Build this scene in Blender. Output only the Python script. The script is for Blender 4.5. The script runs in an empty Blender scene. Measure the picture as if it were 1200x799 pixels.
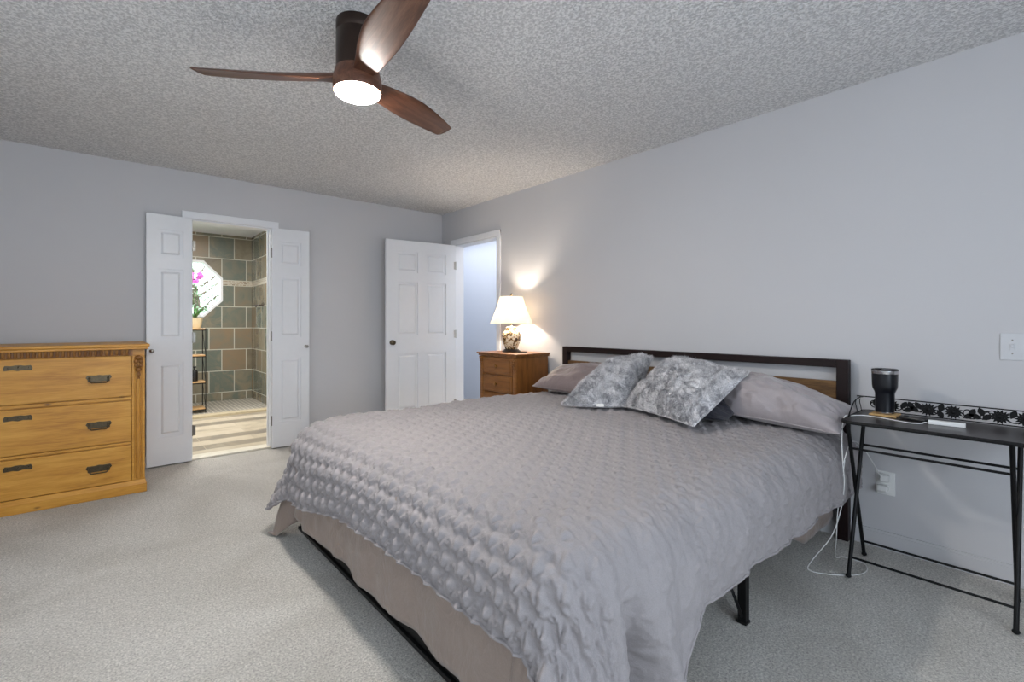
import bpy, bmesh, math, random
import numpy as np
from mathutils import Vector, Matrix
random.seed(7)
rng = np.random.default_rng(7)
S = bpy.context.scene
COL = S.collection
PI = math.pi

# ------------------------------------------------------------------ camera
ANG = math.atan(485/565)
cd = bpy.data.cameras.new('camera'); cam = bpy.data.objects.new('camera', cd); COL.objects.link(cam)
cam.location = (0, 0, 1.16); cam.rotation_euler = (PI/2, 0, -ANG)
cd.sensor_width = 36; cd.lens = 565/1200*36; cd.shift_y = -20.5/1200; cd.clip_start = 0.02
S.camera = cam
# ------------------------------------------------------------------ light
S.view_settings.view_transform = 'Standard'
try: S.view_settings.look = 'None'
except Exception: pass
S.view_settings.exposure = 0.22; S.view_settings.gamma = 1; S.view_settings.use_curve_mapping = False
W = bpy.data.worlds.new('sky'); S.world = W; W.use_nodes = True
bg = W.node_tree.nodes['Background']; bg.inputs[0].default_value = (0.80, 0.90, 1.0, 1); bg.inputs[1].default_value = 2.6

def area(name, loc, rot, sx, sy, power, color, spread=PI):
    l = bpy.data.lights.new(name, 'AREA'); l.shape = 'RECTANGLE'; l.size = sx; l.size_y = sy
    l.energy = power; l.color = color; l.spread = spread
    o = bpy.data.objects.new(name, l); COL.objects.link(o); o.location = loc; o.rotation_euler = rot
    return o
FAN_STRENGTH = 290.0
LAMP_W = 17.0
area('bedroom_window_daylight', (.45, -1.52, 1.35), (PI/2, 0, 0), 2.7, 1.5, 42, (0.73, 0.85, 1.0))       # daylight through the window behind the camera
area('left_window_daylight', (-1.85, 1.5, 1.35), (0, -PI/2, 0), 1.5, 1.9, 3, (1.0, 0.95, 0.9))      # daylight through the left wall's window
area('bathroom_fill', (0.9, 6.3, 2.46), (0, 0, 0), 1.2, 1.6, 75, (1.0, 0.97, 0.92))  # unseen area lamp added overhead to brighten the bathroom, no fitting there
area('octagon_window_daylight', (.0, 9.6, 3.0), Vector((1.3, -1.9, -1.35)).to_track_quat('-Z', 'Y').to_euler(), 1.4, 1.4, 260, (0.80, 0.90, 1.0))
area('hall_end_fill', (3.75, 2.35, 1.3), (PI/2, 0, 0), 0.9, 1.9, 9, (0.95, 0.97, 1.0))  # added panel evening out the hall wall; this end wall has no window
area('hall_ceiling_fill', (3.75, 4.9, 2.40), (0, 0, 0), 0.8, 2.8, 19, (0.98, 0.98, 1.0))  # added overhead panel to brighten the hall, not a fitting

sl = bpy.data.lights.new('sun', 'SUN'); sl.energy = 7; sl.color = (.85, .92, 1.0); sl.angle = .01
so = bpy.data.objects.new('sun', sl); COL.objects.link(so)
so.rotation_euler = Vector((-.12, .62, -1)).to_track_quat('-Z', 'Y').to_euler(); so.location = (1, -5, 6)   # falls on the carpet just behind the camera
# ------------------------------------------------------------------ helpers
def tag(o, label=None, cat=None, group=None, kind=None):
    if label: o['label'] = label
    if cat: o['category'] = cat
    if group: o['group'] = group
    if kind: o['kind'] = kind
    return o
def thing(name, loc, label, cat, group=None, rz=0):
    o = bpy.data.objects.new(name, None); COL.objects.link(o); o.location = loc; o.rotation_euler = (0, 0, rz)
    o.empty_display_size = .05
    return tag(o, label, cat, group)
def wmat(o):
    m = Matrix.LocRotScale(o.location, o.rotation_euler, o.scale)
    return wmat(o.parent) @ m if o.parent else m
def finish(me, mat, smooth):
    for m in (mat if isinstance(mat, (list, tuple)) else [mat]): me.materials.append(m)
    if smooth:
        me.polygons.foreach_set('use_smooth', [True]*len(me.polygons))
        if smooth != 'all':
            try: me.set_sharp_from_angle(angle=math.radians(40))
            except Exception: pass
class MB:
    """collects shapes (world coordinates) and links them as one mesh object"""
    def __init__(s): s.bm = bmesh.new(); s.M = Matrix()
    def v(s, co): return s.bm.verts.new(s.M @ Vector(co))
    def box(s, x0, x1, y0, y1, z0, z1, mi=0):
        vs = [s.v((x, y, z)) for z in (z0, z1) for y in (y0, y1) for x in (x0, x1)]
        for f in ((0,2,3,1),(4,5,7,6),(0,1,5,4),(2,6,7,3),(0,4,6,2),(1,3,7,5)):
            fc = s.bm.faces.new([vs[i] for i in f]); fc.material_index = mi
        return s
    def rbox(s, x0, x1, y0, y1, z0, z1, r=.004, mi=0):
        b = bmesh.new()
        vs = [b.verts.new((x, y, z)) for z in (z0, z1) for y in (y0, y1) for x in (x0, x1)]
        for f in ((0,2,3,1),(4,5,7,6),(0,1,5,4),(2,6,7,3),(0,4,6,2),(1,3,7,5)): b.faces.new([vs[i] for i in f])
        bmesh.ops.bevel(b, geom=b.edges[:], offset=r, segments=2, affect='EDGES', profile=.5)
        s.merge(b, mi); return s
    def merge(s, b, mi=0):
        mp = {v: s.v(v.co) for v in b.verts}
        for f in b.faces:
            try:
                n = s.bm.faces.new([mp[v] for v in f.verts]); n.material_index = mi
            except ValueError: pass
        b.free()
    def frustum(s, a, b_, mi=0):      # two quads (lists of 4 points)
        va = [s.v(p) for p in a]; vb = [s.v(p) for p in b_]
        s.bm.faces.new(vb).material_index = mi
        s.bm.faces.new(list(reversed(va))).material_index = mi
        for i in range(4):
            s.bm.faces.new((va[i], va[(i+1)%4], vb[(i+1)%4], vb[i])).material_index = mi
    def lathe(s, prof, cx=0, cy=0, n=32, cap=True, mi=0):   # prof: (r, z)
        rings = []
        for r, z in prof:
            rings.append([s.v((cx+r*math.cos(2*PI*k/n), cy+r*math.sin(2*PI*k/n), z)) for k in range(n)])
        for a, b in zip(rings, rings[1:]):
            for k in range(n): s.bm.faces.new((a[k], a[(k+1)%n], b[(k+1)%n], b[k])).material_index = mi
        if cap:
            s.bm.faces.new(list(reversed(rings[0]))).material_index = mi
            s.bm.faces.new(rings[-1]).material_index = mi
        return s
    def tube(s, pts, r, n=8, mi=0, closed=False, smooth=0):
        P = [Vector(p) for p in pts]
        if smooth:
            Q = []
            for i in range(len(P)-1):
                p0 = P[max(i-1, 0)]; p1 = P[i]; p2 = P[i+1]; p3 = P[min(i+2, len(P)-1)]
                for k in range(smooth):
                    t = k/smooth
                    Q.append(.5*((2*p1)+(p2-p0)*t+(2*p0-5*p1+4*p2-p3)*t*t+(3*p1-p0-3*p2+p3)*t**3))
            Q.append(P[-1]); P = Q
        rr = r if isinstance(r, (list, tuple)) else [r]*len(P)
        rings = []; up = None
        for i, p in enumerate(P):
            if closed: d = P[(i+1) % len(P)]-P[i-1]
            else: d = P[min(i+1, len(P)-1)]-P[max(i-1, 0)]
            d.normalize()
            if up is None:
                up = Vector((0, 0, 1)) if abs(d.z) < .9 else Vector((1, 0, 0))
            a = d.cross(up).normalized(); up = a.cross(d).normalized(); b = up
            rings.append([s.v(p+a*math.cos(2*PI*k/n)*rr[i]+b*math.sin(2*PI*k/n)*rr[i]) for k in range(n)])
        m = len(rings)
        for i in range(m if closed else m-1):
            A, B = rings[i], rings[(i+1) % m]
            for k in range(n): s.bm.faces.new((A[k], A[(k+1)%n], B[(k+1)%n], B[k])).material_index = mi
        if not closed:
            s.bm.faces.new(list(reversed(rings[0]))).material_index = mi
            s.bm.faces.new(rings[-1]).material_index = mi
        return s
    def prism(s, poly, fn, d0, d1, mi=0):    # poly 2-D, fn(u, v, d) -> point
        A = [s.v(fn(u, v, d0)) for u, v in poly]; B = [s.v(fn(u, v, d1)) for u, v in poly]
        n = len(poly)
        s.bm.faces.new(list(reversed(A))).material_index = mi; s.bm.faces.new(B).material_index = mi
        for i in range(n): s.bm.faces.new((A[i], A[(i+1)%n], B[(i+1)%n], B[i])).material_index = mi
        return s
    def ball(s, c, r, sc=(1,1,1), mi=0, n=12):
        b = bmesh.new(); bmesh.ops.create_uvsphere(b, u_segments=n, v_segments=max(6, n//2+2), radius=r)
        for v in b.verts: v.co = Vector((v.co.x*sc[0], v.co.y*sc[1], v.co.z*sc[2]))+Vector(c)
        s.merge(b, mi); return s
    def build(s, name, mat, parent=None, smooth=False, origin=None, bevel=0):
        if bevel:
            bmesh.ops.bevel(s.bm, geom=s.bm.edges[:], offset=bevel, segments=2, affect='EDGES', profile=.5)
        bmesh.ops.recalc_face_normals(s.bm, faces=s.bm.faces[:])
        me = bpy.data.meshes.new(name)
        if parent is not None: T = wmat(parent).inverted()
        elif origin is not None: T = Matrix.Translation(-Vector(origin))
        else: T = Matrix()
        s.bm.transform(T); s.bm.to_mesh(me); s.bm.free()
        finish(me, mat, smooth)
        o = bpy.data.objects.new(name, me); COL.objects.link(o)
        if parent is not None: o.parent = parent
        elif origin is not None: o.location = origin
        return o
def npmesh(name, V, F, mat, parent=None, smooth='all', uv=None, origin=None):
    V = np.asarray(V, float)
    if parent is not None:
        T = np.array(wmat(parent).inverted()); V = V@T[:3, :3].T+T[:3, 3]
    elif origin is not None: V = V-np.array(origin)
    me = bpy.data.meshes.new(name); F = np.asarray(F)
    me.from_pydata(V.tolist(), [], F.tolist()); 
    if uv is not None:
        l = me.uv_layers.new(name='uv'); l.data.foreach_set('uv', np.asarray(uv)[F.ravel()].ravel())
    finish(me, mat, smooth); me.update()
    o = bpy.data.objects.new(name, me); COL.objects.link(o)
    if parent is not None: o.parent = parent
    elif origin is not None: o.location = origin
    return o
def copy_tree(o, parent=None):
    c = o.copy(); COL.objects.link(c); c.parent = parent
    for ch in [x for x in COL.objects if x.parent == o]: copy_tree(ch, c)
    return c

# ------------------------------------------------------------------ materials
class NT:
    def __init__(s, name):
        s.m = bpy.data.materials.new(name); s.m.use_nodes = True; s.t = s.m.node_tree; s.N = s.t.nodes
        s.b = s.N['Principled BSDF']; s.c = None
    def n(s, ty, **kw):
        x = s.N.new(ty)
        for k, v in kw.items():
            if k in x.inputs: x.inputs[k].default_value = v
            else: setattr(x, k, v)
        return x
    def l(s, a, b): s.t.links.new(a, b)
    def coord(s, sc=(1, 1, 1), rot=(0, 0, 0), which='Object'):
        if s.c is None: s.c = s.n('ShaderNodeTexCoord')
        mp = s.n('ShaderNodeMapping'); mp.inputs['Scale'].default_value = sc; mp.inputs['Rotation'].default_value = rot
        s.l(s.c.outputs[which], mp.inputs[0]); return mp.outputs[0]
    def noise(s, vec, scale, detail=3, rough=.5, dist=0):
        x = s.n('ShaderNodeTexNoise'); s.l(vec, x.inputs['Vector'])
        x.inputs['Scale'].default_value = scale; x.inputs['Detail'].default_value = detail
        x.inputs['Roughness'].default_value = rough; x.inputs['Distortion'].default_value = dist
        return x.outputs['Fac']
    def ramp(s, fac, stops):
        r = s.n('ShaderNodeValToRGB'); s.l(fac, r.inputs[0]); e = r.color_ramp.elements
        while len(e) < len(stops): e.new(.5)
        for el, (p, c) in zip(e, stops): el.position = p; el.color = (*c, 1) if len(c) == 3 else c
        return r.outputs[0]
    def bump(s, h, strength, dist=.01, prev=None):
        b = s.n('ShaderNodeBump'); s.l(h, b.inputs['Height']); b.inputs['Strength'].default_value = strength; b.inputs['Distance'].default_value = dist
        if prev is not None: s.l(prev, b.inputs['Normal'])
        return b.outputs[0]
    def col(s, x):
        if hasattr(x, 'links'): s.l(x, s.b.inputs['Base Color'])
        else: s.b.inputs['Base Color'].default_value = (*x, 1)
    def nrm(s, x): s.l(x, s.b.inputs['Normal'])
    def rough(s, r): s.b.inputs['Roughness'].default_value = r
def sc(r, g, b):   # sRGB 0-255 to linear
    return tuple(((c/255)/12.92 if c/255 <= .04045 else (((c/255)+.055)/1.055)**2.4) for c in (r, g, b))
def plain(name, c, rough=.5, metal=0, nz=.0, nscale=20):
    t = NT(name); t.rough(rough); t.b.inputs['Metallic'].default_value = metal
    v = t.coord(); f = t.noise(v, nscale, 4)
    k = nz if nz else .06
    t.col(t.ramp(f, [(.3, tuple(x*(1-k) for x in c)), (.7, tuple(min(1, x*(1+k)) for x in c))]))
    t.nrm(t.bump(f, .05, .002)); return t.m
def wood(name, dark, mid, light, axis=0, scale=1.0, rough=.45, knots=False):
    t = NT(name); t.rough(rough)
    s3 = [9*scale]*3; s3[axis] = 1.1*scale
    v = t.coord(tuple(s3)); f = t.noise(v, 2.2, 6, .6, .6)
    s4 = [60*scale]*3; s4[axis] = 3*scale
    g = t.noise(t.coord(tuple(s4)), 3, 3, .7)
    mx = t.n('ShaderNodeMix', data_type='FLOAT'); mx.inputs[0].default_value = .35; t.l(f, mx.inputs[2]); t.l(g, mx.inputs[3])
    c = t.ramp(mx.outputs[0], [(.30, dark), (.48, mid), (.68, light)])
    if knots:
        vo = t.n('ShaderNodeTexVoronoi'); vo.inputs['Scale'].default_value = 1.0
        s5 = [9.5]*3; s5[axis] = 4.6
        t.l(t.coord(tuple(s5)), vo.inputs['Vector'])
        kf = t.ramp(vo.outputs['Distance'], [(.03, (1, 1, 1)), (.10, (0, 0, 0))])
        m2 = t.n('ShaderNodeMix', data_type='RGBA'); t.l(kf, m2.inputs[0]); t.l(c, m2.inputs[6]); m2.inputs[7].default_value = (*tuple(x*.4 for x in dark), 1)
        c = m2.outputs[2]
    t.col(c); t.nrm(t.bump(g, .12, .002)); return t.m
M = {}
def wallmat(name, c):
    t = NT(name); t.rough(.85); v = t.coord()
    f = t.noise(v, 1.2, 2); t.col(t.ramp(f, [(.3, tuple(x*.97 for x in c)), (.7, c)]))
    t.nrm(t.bump(t.noise(v, 160, 3), .12, .002)); return t.m
M['wall'] = wallmat('painted_wall', sc(196, 195, 197))
M['hallwall'] = wallmat('hall_paint', sc(212, 218, 228))
t = NT('popcorn_ceiling'); t.rough(.95); v = t.coord()
a = t.noise(v, 62, 3, .65); vo = t.n('ShaderNodeTexVoronoi'); vo.inputs['Scale'].default_value = 85; t.l(v, vo.inputs['Vector'])
mx = t.n('ShaderNodeMath', operation='SUBTRACT'); t.l(a, mx.inputs[0]); 
m2 = t.n('ShaderNodeMath', operation='MULTIPLY'); t.l(vo.outputs['Distance'], m2.inputs[0]); m2.inputs[1].default_value = .35
t.l(m2.outputs[0], mx.inputs[1])
t.col(t.ramp(mx.outputs[0], [(.22, sc(196, 195, 195)), (.45, sc(232, 231, 230))])); t.nrm(t.bump(mx.outputs[0], .75, .016)); M['ceiling'] = t.m
t = NT('carpet'); t.rough(1.0); v = t.coord()
fine = t.noise(v, 130, 4, .75); med = t.noise(v, 38, 4, .6); big = t.noise(v, 1.3, 3, .55, .8)
c1 = t.ramp(fine, [(.34, sc(160, 156, 150)), (.66, sc(248, 244, 236))])
mb = t.n('ShaderNodeMix', data_type='RGBA', blend_type='MULTIPLY'); mb.inputs[0].default_value = 1
t.l(c1, mb.inputs[6]); t.l(t.ramp(big, [(.35, (.80, .79, .77)), (.6, (1, 1, 1))]), mb.inputs[7])
mb2 = t.n('ShaderNodeMix', data_type='RGBA', blend_type='MULTIPLY'); mb2.inputs[0].default_value = 1
t.l(mb.outputs[2], mb2.inputs[6]); t.l(t.ramp(med, [(.3, (.86, .86, .86)), (.65, (1, 1, 1))]), mb2.inputs[7])
t.col(mb2.outputs[2]); t.nrm(t.bump(fine, .9, .012, t.bump(med, .5, .02)))
t.b.inputs['Sheen Weight'].default_value = .2; M['carpet'] = t.m
M['white'] = plain('white_door_paint', sc(222, 223, 226), .35, nz=.01)
M['trim'] = plain('white_trim_paint', sc(226, 227, 230), .4, nz=.01)
M['pine'] = wood('honey_pine', sc(156, 100, 26), sc(190, 134, 46), sc(212, 158, 68), 0, 1, .42, True)
M['pinez'] = wood('honey_pine_upright', sc(146, 92, 26), sc(182, 126, 46), sc(204, 150, 66), 2, 1, .42)
M['pine_dark'] = wood('carved_pine', sc(84, 48, 14), sc(124, 78, 26), sc(170, 120, 52), 2, 2, .5)
M['oak'] = wood('nightstand_oak', sc(92, 52, 18), sc(124, 76, 30), sc(148, 94, 42), 2, 1.3, .42)
M['oakx'] = wood('nightstand_drawer_oak', sc(96, 54, 20), sc(128, 80, 32), sc(150, 98, 46), 1, 1.3, .42)
M['walnut'] = wood('walnut_blade', sc(54, 30, 20), sc(86, 52, 36), sc(118, 80, 60), 0, 1.6, .36)
M['rustic'] = wood('rustic_plank', sc(52, 34, 16), sc(98, 68, 34), sc(140, 104, 58), 1, 1.6, .6, True)
M['espresso'] = plain('espresso_frame', sc(28, 15, 15), .35, nz=.15)
M['bronze'] = plain('bronze_metal', sc(58, 46, 40), .38, .7, nz=.1)
M['brass'] = plain('aged_brass', sc(84, 74, 58), .35, .9, nz=.2, nscale=90)
M['nickel'] = plain('satin_nickel', sc(150, 146, 140), .28, 1)
M['black'] = plain('black_metal', sc(12, 12, 13), .42, .0, nz=.15)
M['blackp'] = plain('black_plastic', sc(20, 20, 22), .35)
M['switch'] = plain('switch_plastic', sc(200, 201, 204), .4, nz=.01)
M['steel'] = plain('brushed_steel', sc(190, 190, 192), .22, 1)
M['whitep'] = plain('white_plastic', sc(224, 224, 222), .4, nz=.01)
M['tumbler'] = plain('tumbler_coat', sc(16, 18, 24), .28, .1)
M['cork'] = plain('cork', sc(188, 152, 100), .8, nz=.2, nscale=120)
M['slot'] = plain('socket_slot', sc(40, 40, 42), .6)
t = NT('table_top_wood'); t.rough(.3); f = t.noise(t.coord((20, 1.5, 20)), 3, 5, .6)
t.col(t.ramp(f, [(.3, sc(26, 21, 21)), (.7, sc(44, 37, 36))])); t.nrm(t.bump(f, .1, .002)); M['tabletop'] = t.m
for k_ in ('black', 'espresso'): M[k_].node_tree.nodes['Principled BSDF'].inputs['Specular IOR Level'].default_value = .25; M[k_].node_tree.nodes['Principled BSDF'].inputs['Roughness'].default_value = .5
def fabric(name, c, rough=.8, sheen=.3, wr=.25, wscale=7, k=.08):
    t = NT(name); t.rough(rough); t.b.inputs['Sheen Weight'].default_value = sheen
    v = t.coord(); f = t.noise(v, 420, 2, .6); w = t.noise(v, wscale, 4, .55, 1.2)
    t.col(t.ramp(f, [(.3, tuple(x*(1-k) for x in c)), (.7, tuple(x*(1+k) for x in c))]))
    t.nrm(t.bump(f, .25, .002, t.bump(w, wr, .03))); return t.m
M['quilt'] = fabric('quilt_fabric', sc(142, 137, 138), .85, .04, .12, 30)
M['sheet'] = fabric('taupe_sheet', sc(134, 119, 110), .6, .2, .35, 8)
M['pillow_mauve'] = fabric('mauve_pillowcase', sc(150, 142, 144), .55, .3, .35, 7)
M['pillow_taupe'] = fabric('taupe_pillowcase', sc(124, 110, 110), .55, .3, .35, 8)
M['pillow_char'] = fabric('charcoal_pillowcase', sc(50, 49, 57), .4, .1, .6, 12)
M['mattress'] = fabric('mattress_ticking', sc(150, 112, 78), .8, .1, .1)
t = NT('faux_fur'); t.rough(.9); t.b.inputs['Sheen Weight'].default_value = .5
v = t.coord(); f = t.noise(v, 15, 5, .6, 1.6); g = t.noise(v, 150, 3, .7)
mx = t.n('ShaderNodeMix', data_type='FLOAT'); mx.inputs[0].default_value = .5; t.l(f, mx.inputs[2]); t.l(g, mx.inputs[3])
t.col(t.ramp(mx.outputs[0], [(.36, sc(108, 107, 112)), (.46, sc(170, 168, 171)), (.57, sc(236, 234, 235))])); M['fur'] = t.m
# tiles
def tilemat(name, mort, bw, rh, ms, stops, off=.5, bump=.4, rough=.35, gsc=4):
    t = NT(name); t.rough(rough); uv = t.coord(which='UV')
    br = t.n('ShaderNodeTexBrick'); t.l(uv, br.inputs['Vector']); br.offset = off
    br.inputs['Scale'].default_value = 1; br.inputs['Brick Width'].default_value = bw; br.inputs['Row Height'].default_value = rh
    br.inputs['Mortar Size'].default_value = ms; br.inputs['Mortar Smooth'].default_value = .1
    br.inputs['Color1'].default_value = (0, 0, 0, 1); br.inputs['Color2'].default_value = (1, 1, 1, 1); br.inputs['Mortar'].default_value = (.5, .5, .5, 1)
    n = t.noise(uv, gsc, 5, .6, 1.0)
    ad = t.n('ShaderNodeMath', operation='ADD'); t.l(br.outputs['Color'], ad.inputs[0]); t.l(n, ad.inputs[1])
    ml = t.n('ShaderNodeMath', operation='MULTIPLY'); t.l(ad.outputs[0], ml.inputs[0]); ml.inputs[1].default_value = .5
    c = t.ramp(ml.outputs[0], stops)
    m = t.n('ShaderNodeMix', data_type='RGBA'); t.l(br.outputs['Fac'], m.inputs[0]); t.l(c, m.inputs[6]); m.inputs[7].default_value = (*mort, 1)
    t.col(m.outputs[2])
    iv = t.n('ShaderNodeMath', operation='SUBTRACT'); iv.inputs[0].default_value = 1; t.l(br.outputs['Fac'], iv.inputs[1])
    t.nrm(t.bump(iv.outputs[0], bump, .004)); return t.m
SL = [(.22, sc(104, 94, 76)), (.38, sc(128, 120, 100)), (.48, sc(96, 104, 94)), (.60, sc(116, 112, 96)), (.75, sc(130, 112, 88))]
M['slate'] = tilemat('slate_wall_tile', sc(186, 184, 170), .33, .323, .006, SL)
M['mosaic'] = tilemat('mosaic_band', sc(190, 186, 172), .05, .0245, .004, [(.2, sc(120, 104, 86)), (.5, sc(160, 144, 122)), (.8, sc(176, 166, 150))], .3)
M['pebble'] = tilemat('shower_floor_tile', sc(196, 190, 178), .052, .052, .007, [(.2, sc(110, 106, 98)), (.8, sc(140, 134, 124))], 0)
M['plank'] = tilemat('wood_look_floor_tile', sc(190, 180, 160), 1.2, .2, .003, [(.22, sc(110, 108, 108)), (.40, sc(150, 140, 124)), (.55, sc(196, 184, 162)), (.75, sc(212, 202, 184))], .37, .2, .3, 3)
t = NT('window_glass'); t.rough(.02); t.b.inputs['Transmission Weight'].default_value = 1; t.b.inputs['IOR'].default_value = 1.05; t.col((1, 1, 1)); M['glass'] = t.m
t = NT('light_diffuser'); t.col((1, 1, 1)); t.b.inputs['Emission Color'].default_value = (1, .95, .89, 1); t.b.inputs['Emission Strength'].default_value = FAN_STRENGTH; M['diffuser'] = t.m
t = NT('lamp_shade_linen'); N = t.N; N.remove(t.b); out = N['Material Output']
tr = t.n('ShaderNodeBsdfTranslucent'); tr.inputs[0].default_value = (1, .93, .82, 1); df = t.n('ShaderNodeBsdfDiffuse'); df.inputs[0].default_value = (.92, .88, .8, 1)
ms = t.n('ShaderNodeMixShader'); ms.inputs[0].default_value = .5; t.l(df.outputs[0], ms.inputs[1]); t.l(tr.outputs[0], ms.inputs[2]); t.l(ms.outputs[0], out.inputs[0]); M['shade'] = t.m
t = NT('painted_ceramic'); t.rough(.15); v = t.coord()
f = t.noise(v, 26, 4, .6, 1.5); g = t.noise(v, 60, 3, .6)
base = t.ramp(f, [(.40, sc(52, 44, 40)), (.47, sc(150, 112, 52)), (.54, sc(214, 204, 178)), (.7, sc(226, 220, 202))])
t.col(base); M['ceramic'] = t.m
M['pot'] = plain('cream_pot', sc(214, 196, 160), .4)
M['leaf'] = plain('orchid_leaf', sc(60, 110, 50), .4, nz=.2)
M['petal'] = plain('orchid_petal', sc(190, 90, 176), .5, nz=.2)
M['tree_leaf'] = plain('tree_leaf', sc(206, 222, 200), .6, nz=.25, nscale=6)
M['bark'] = plain('bark', sc(110, 96, 84), .9, nz=.3)
M['siding'] = plain('lawn', sc(120, 150, 100), .9, nz=.2)

def struct(o): o['kind'] = 'structure'; return o
RX, BY, H = 3.085, 4.864, 2.44
LX, FY = -1.5, -1.3
# ------------------------------------------------------------------ room shell
struct(MB().box(LX-.12, RX, FY-.12, BY, -.1, 0).build('floor', M['carpet']))
struct(MB().box(LX-.12, RX+.12, FY-.12, BY+.12, H, H+.1).build('ceiling', M['ceiling']))
# back wall with bathroom opening X .591..1.223, z 0..2.04
b = MB()
b.box(LX-.12, .591, BY, BY+.12, 0, H).box(1.223, RX+.12, BY, BY+.12, 0, H).box(.591, 1.223, BY, BY+.12, 2.045, H)
struct(b.build('wall_back', M['wall']))
# right wall with door opening Y 3.82..4.60
b = MB()
b.box(RX, RX+.12, FY-.12, 3.822, 0, H).box(RX, RX+.12, 4.60, BY, 0, H).box(RX, RX+.12, 3.822, 4.60, 2.05, H)
struct(b.build('wall_right', M['wall']))
# left wall with window Y .7..2.3
b = MB()
b.box(LX-.12, LX, FY-.12, .55, 0, H).box(LX-.12, LX, 2.45, BY, 0, H).box(LX-.12, LX, .55, 2.45, 0, .6).box(LX-.12, LX, .55, 2.45, 2.1, H)
struct(b.build('wall_left', M['wall']))
b = MB()
b.box(LX, -.9, FY-.12, FY, 0, H).box(1.8, RX, FY-.12, FY, 0, H).box(-.9, 1.8, FY-.12, FY, 0, .6).box(-.9, 1.8, FY-.12, FY, 2.1, H)
struct(b.build('wall_front', M['wall']))
def window(name, along, fixed, a0, a1, z0, z1, mull):
    b = MB(); w = .05
    def bx(a, c, zz0, zz1, d0=0, d1=.08):
        if along == 'x': b.box(a, c, fixed-d1, fixed-d0, zz0, zz1)
        else: b.box(fixed-d1, fixed-d0, a, c, zz0, zz1)
    bx(a0, a0+w, z0, z1); bx(a1-w, a1, z0, z1); bx(a0+w, a1-w, z0, z0+w); bx(a0+w, a1-w, z1-w, z1)
    for m in mull: bx(m-.02, m+.02, z0+w, z1-w)
    bx(a0+w, a1-w, (z0+z1)/2-.02, (z0+z1)/2+.02, .02, .06)
    return struct(b.build(name, M['trim']))
window('window_2', 'x', FY-.02, -.9, 1.8, .6, 2.1, [0, .9])
window('window_3', 'y', LX-.02, .55, 2.45, .6, 2.1, [1.5])
# baseboards
def baseb(name, bx, mat='trim'):
    b = MB()
    for x0, x1, y0, y1, ax in bx:
        if ax == 'y':   # runs along y, face at low x side
            b.box(x0, x1, y0, y1, .0, .075); b.box(x0+(.004), x1, y0, y1, .075, .088)
        else:
            b.box(x0, x1, y0, y1, .0, .075); b.box(x0, x1, y0+.004, y1, .075, .088)
    return struct(b.build(name, M[mat], bevel=0))
baseb('baseboard_back', [(LX, .53, BY-.014, BY, 'x'), (1.29, RX-.014, BY-.014, BY, 'x')])
baseb('baseboard_right', [(RX-.014, RX, FY, 3.76, 'y'), (RX-.014, RX, 4.665, BY, 'y')], 'wall')
# casings: bathroom
def casing(name, parts): 
    b = MB()
    for p in parts: b.rbox(*p, r=.004)
    return struct(b.build(name, M['trim']))
casing('trim_1', [(.530, .590, BY-.016, BY, 0, 2.105), (1.224, 1.284, BY-.016, BY, 0, 2.105), (.530, 1.284, BY-.0165, BY, 2.046, 2.106)])
casing('trim_2', [(.591, .603, BY, BY+.12, 0, 2.045), (1.211, 1.223, BY, BY+.12, 0, 2.045), (.603, 1.211, BY, BY+.12, 2.033, 2.045),
                  (.603, .613, BY+.05, BY+.075, 0, 2.033), (1.201, 1.211, BY+.05, BY+.075, 0, 2.033)])
casing('trim_3', [(RX-.016, RX, 3.762, 3.821, 0, 2.11), (RX-.016, RX, 4.601, 4.66, 0, 2.11), (RX-.0165, RX, 3.762, 4.66, 2.051, 2.11)])
casing('trim_4', [(RX, RX+.12, 3.822, 3.834, 0, 2.05), (RX, RX+.12, 4.588, 4.60, 0, 2.05), (RX, RX+.12, 3.834, 4.588, 2.038, 2.05),
                  (RX+.05, RX+.075, 3.834, 3.844, 0, 2.038)])
struct(MB().rbox(.591, 1.223, BY-.005, BY+.13, 0, .018, r=.005).build('trim_5', plain('threshold_marble', sc(226, 220, 204), .3)))
# hallway
b = MB()
b.box(4.3, 4.4, 2.2, 6.6, 0, H).box(RX+.12, 4.3, 6.5, 6.6, 0, H).box(RX+.12, 4.3, 2.2, 2.3, 0, H).box(RX+.12, RX+.2, BY+.12, 6.5, 0, H)
struct(b.build('wall_hall', M['hallwall']))
struct(MB().box(RX, 4.4, 2.2, 6.6, -.1, 0).build('floor_hall', M['carpet']))
struct(MB().box(RX+.12, 4.4, 2.2, 6.6, H, H+.1).build('ceiling_hall', M['hallwall']))

# ------------------------------------------------------------------ bathroom shell
SY, SX, BH = 8.366, 1.82, 2.5
def uvquads(name, quads, mats):
    me = bpy.data.meshes.new(name); V = []; F = []; UV = []; MI = []
    for q, uvs, mi in quads:
        i = len(V); V += q; F.append(list(range(i, i+len(q)))); UV += uvs; MI.append(mi)
    me.from_pydata(V, [], F); l = me.uv_layers.new(name='uv')
    l.data.foreach_set('uv', [c for u in UV for c in u]); me.polygons.foreach_set('material_index', MI)
    for m in mats: me.materials.append(m)
    me.update()
    o = bpy.data.objects.new(name, me); COL.objects.link(o); return struct(o)
AP = .415; OC = (1.01, 1.672); HS = AP*math.tan(PI/8)
octv = [(OC[0]+AP/math.cos(PI/8)*math.cos(PI/8+k*PI/4), OC[1]+AP/math.cos(PI/8)*math.sin(PI/8+k*PI/4)) for k in range(8)]
def wz(z):   # tile v coordinate: rows .323 high, measured from each side of the mosaic band
    return z
Q = []
bands = [(1.814, 2.55, 0, -1.814+.323*2), (1.738, 1.814, 1, -1.738), (-.02, 1.738, 0, -1.738+.323*10)]
XL = -.6
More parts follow.
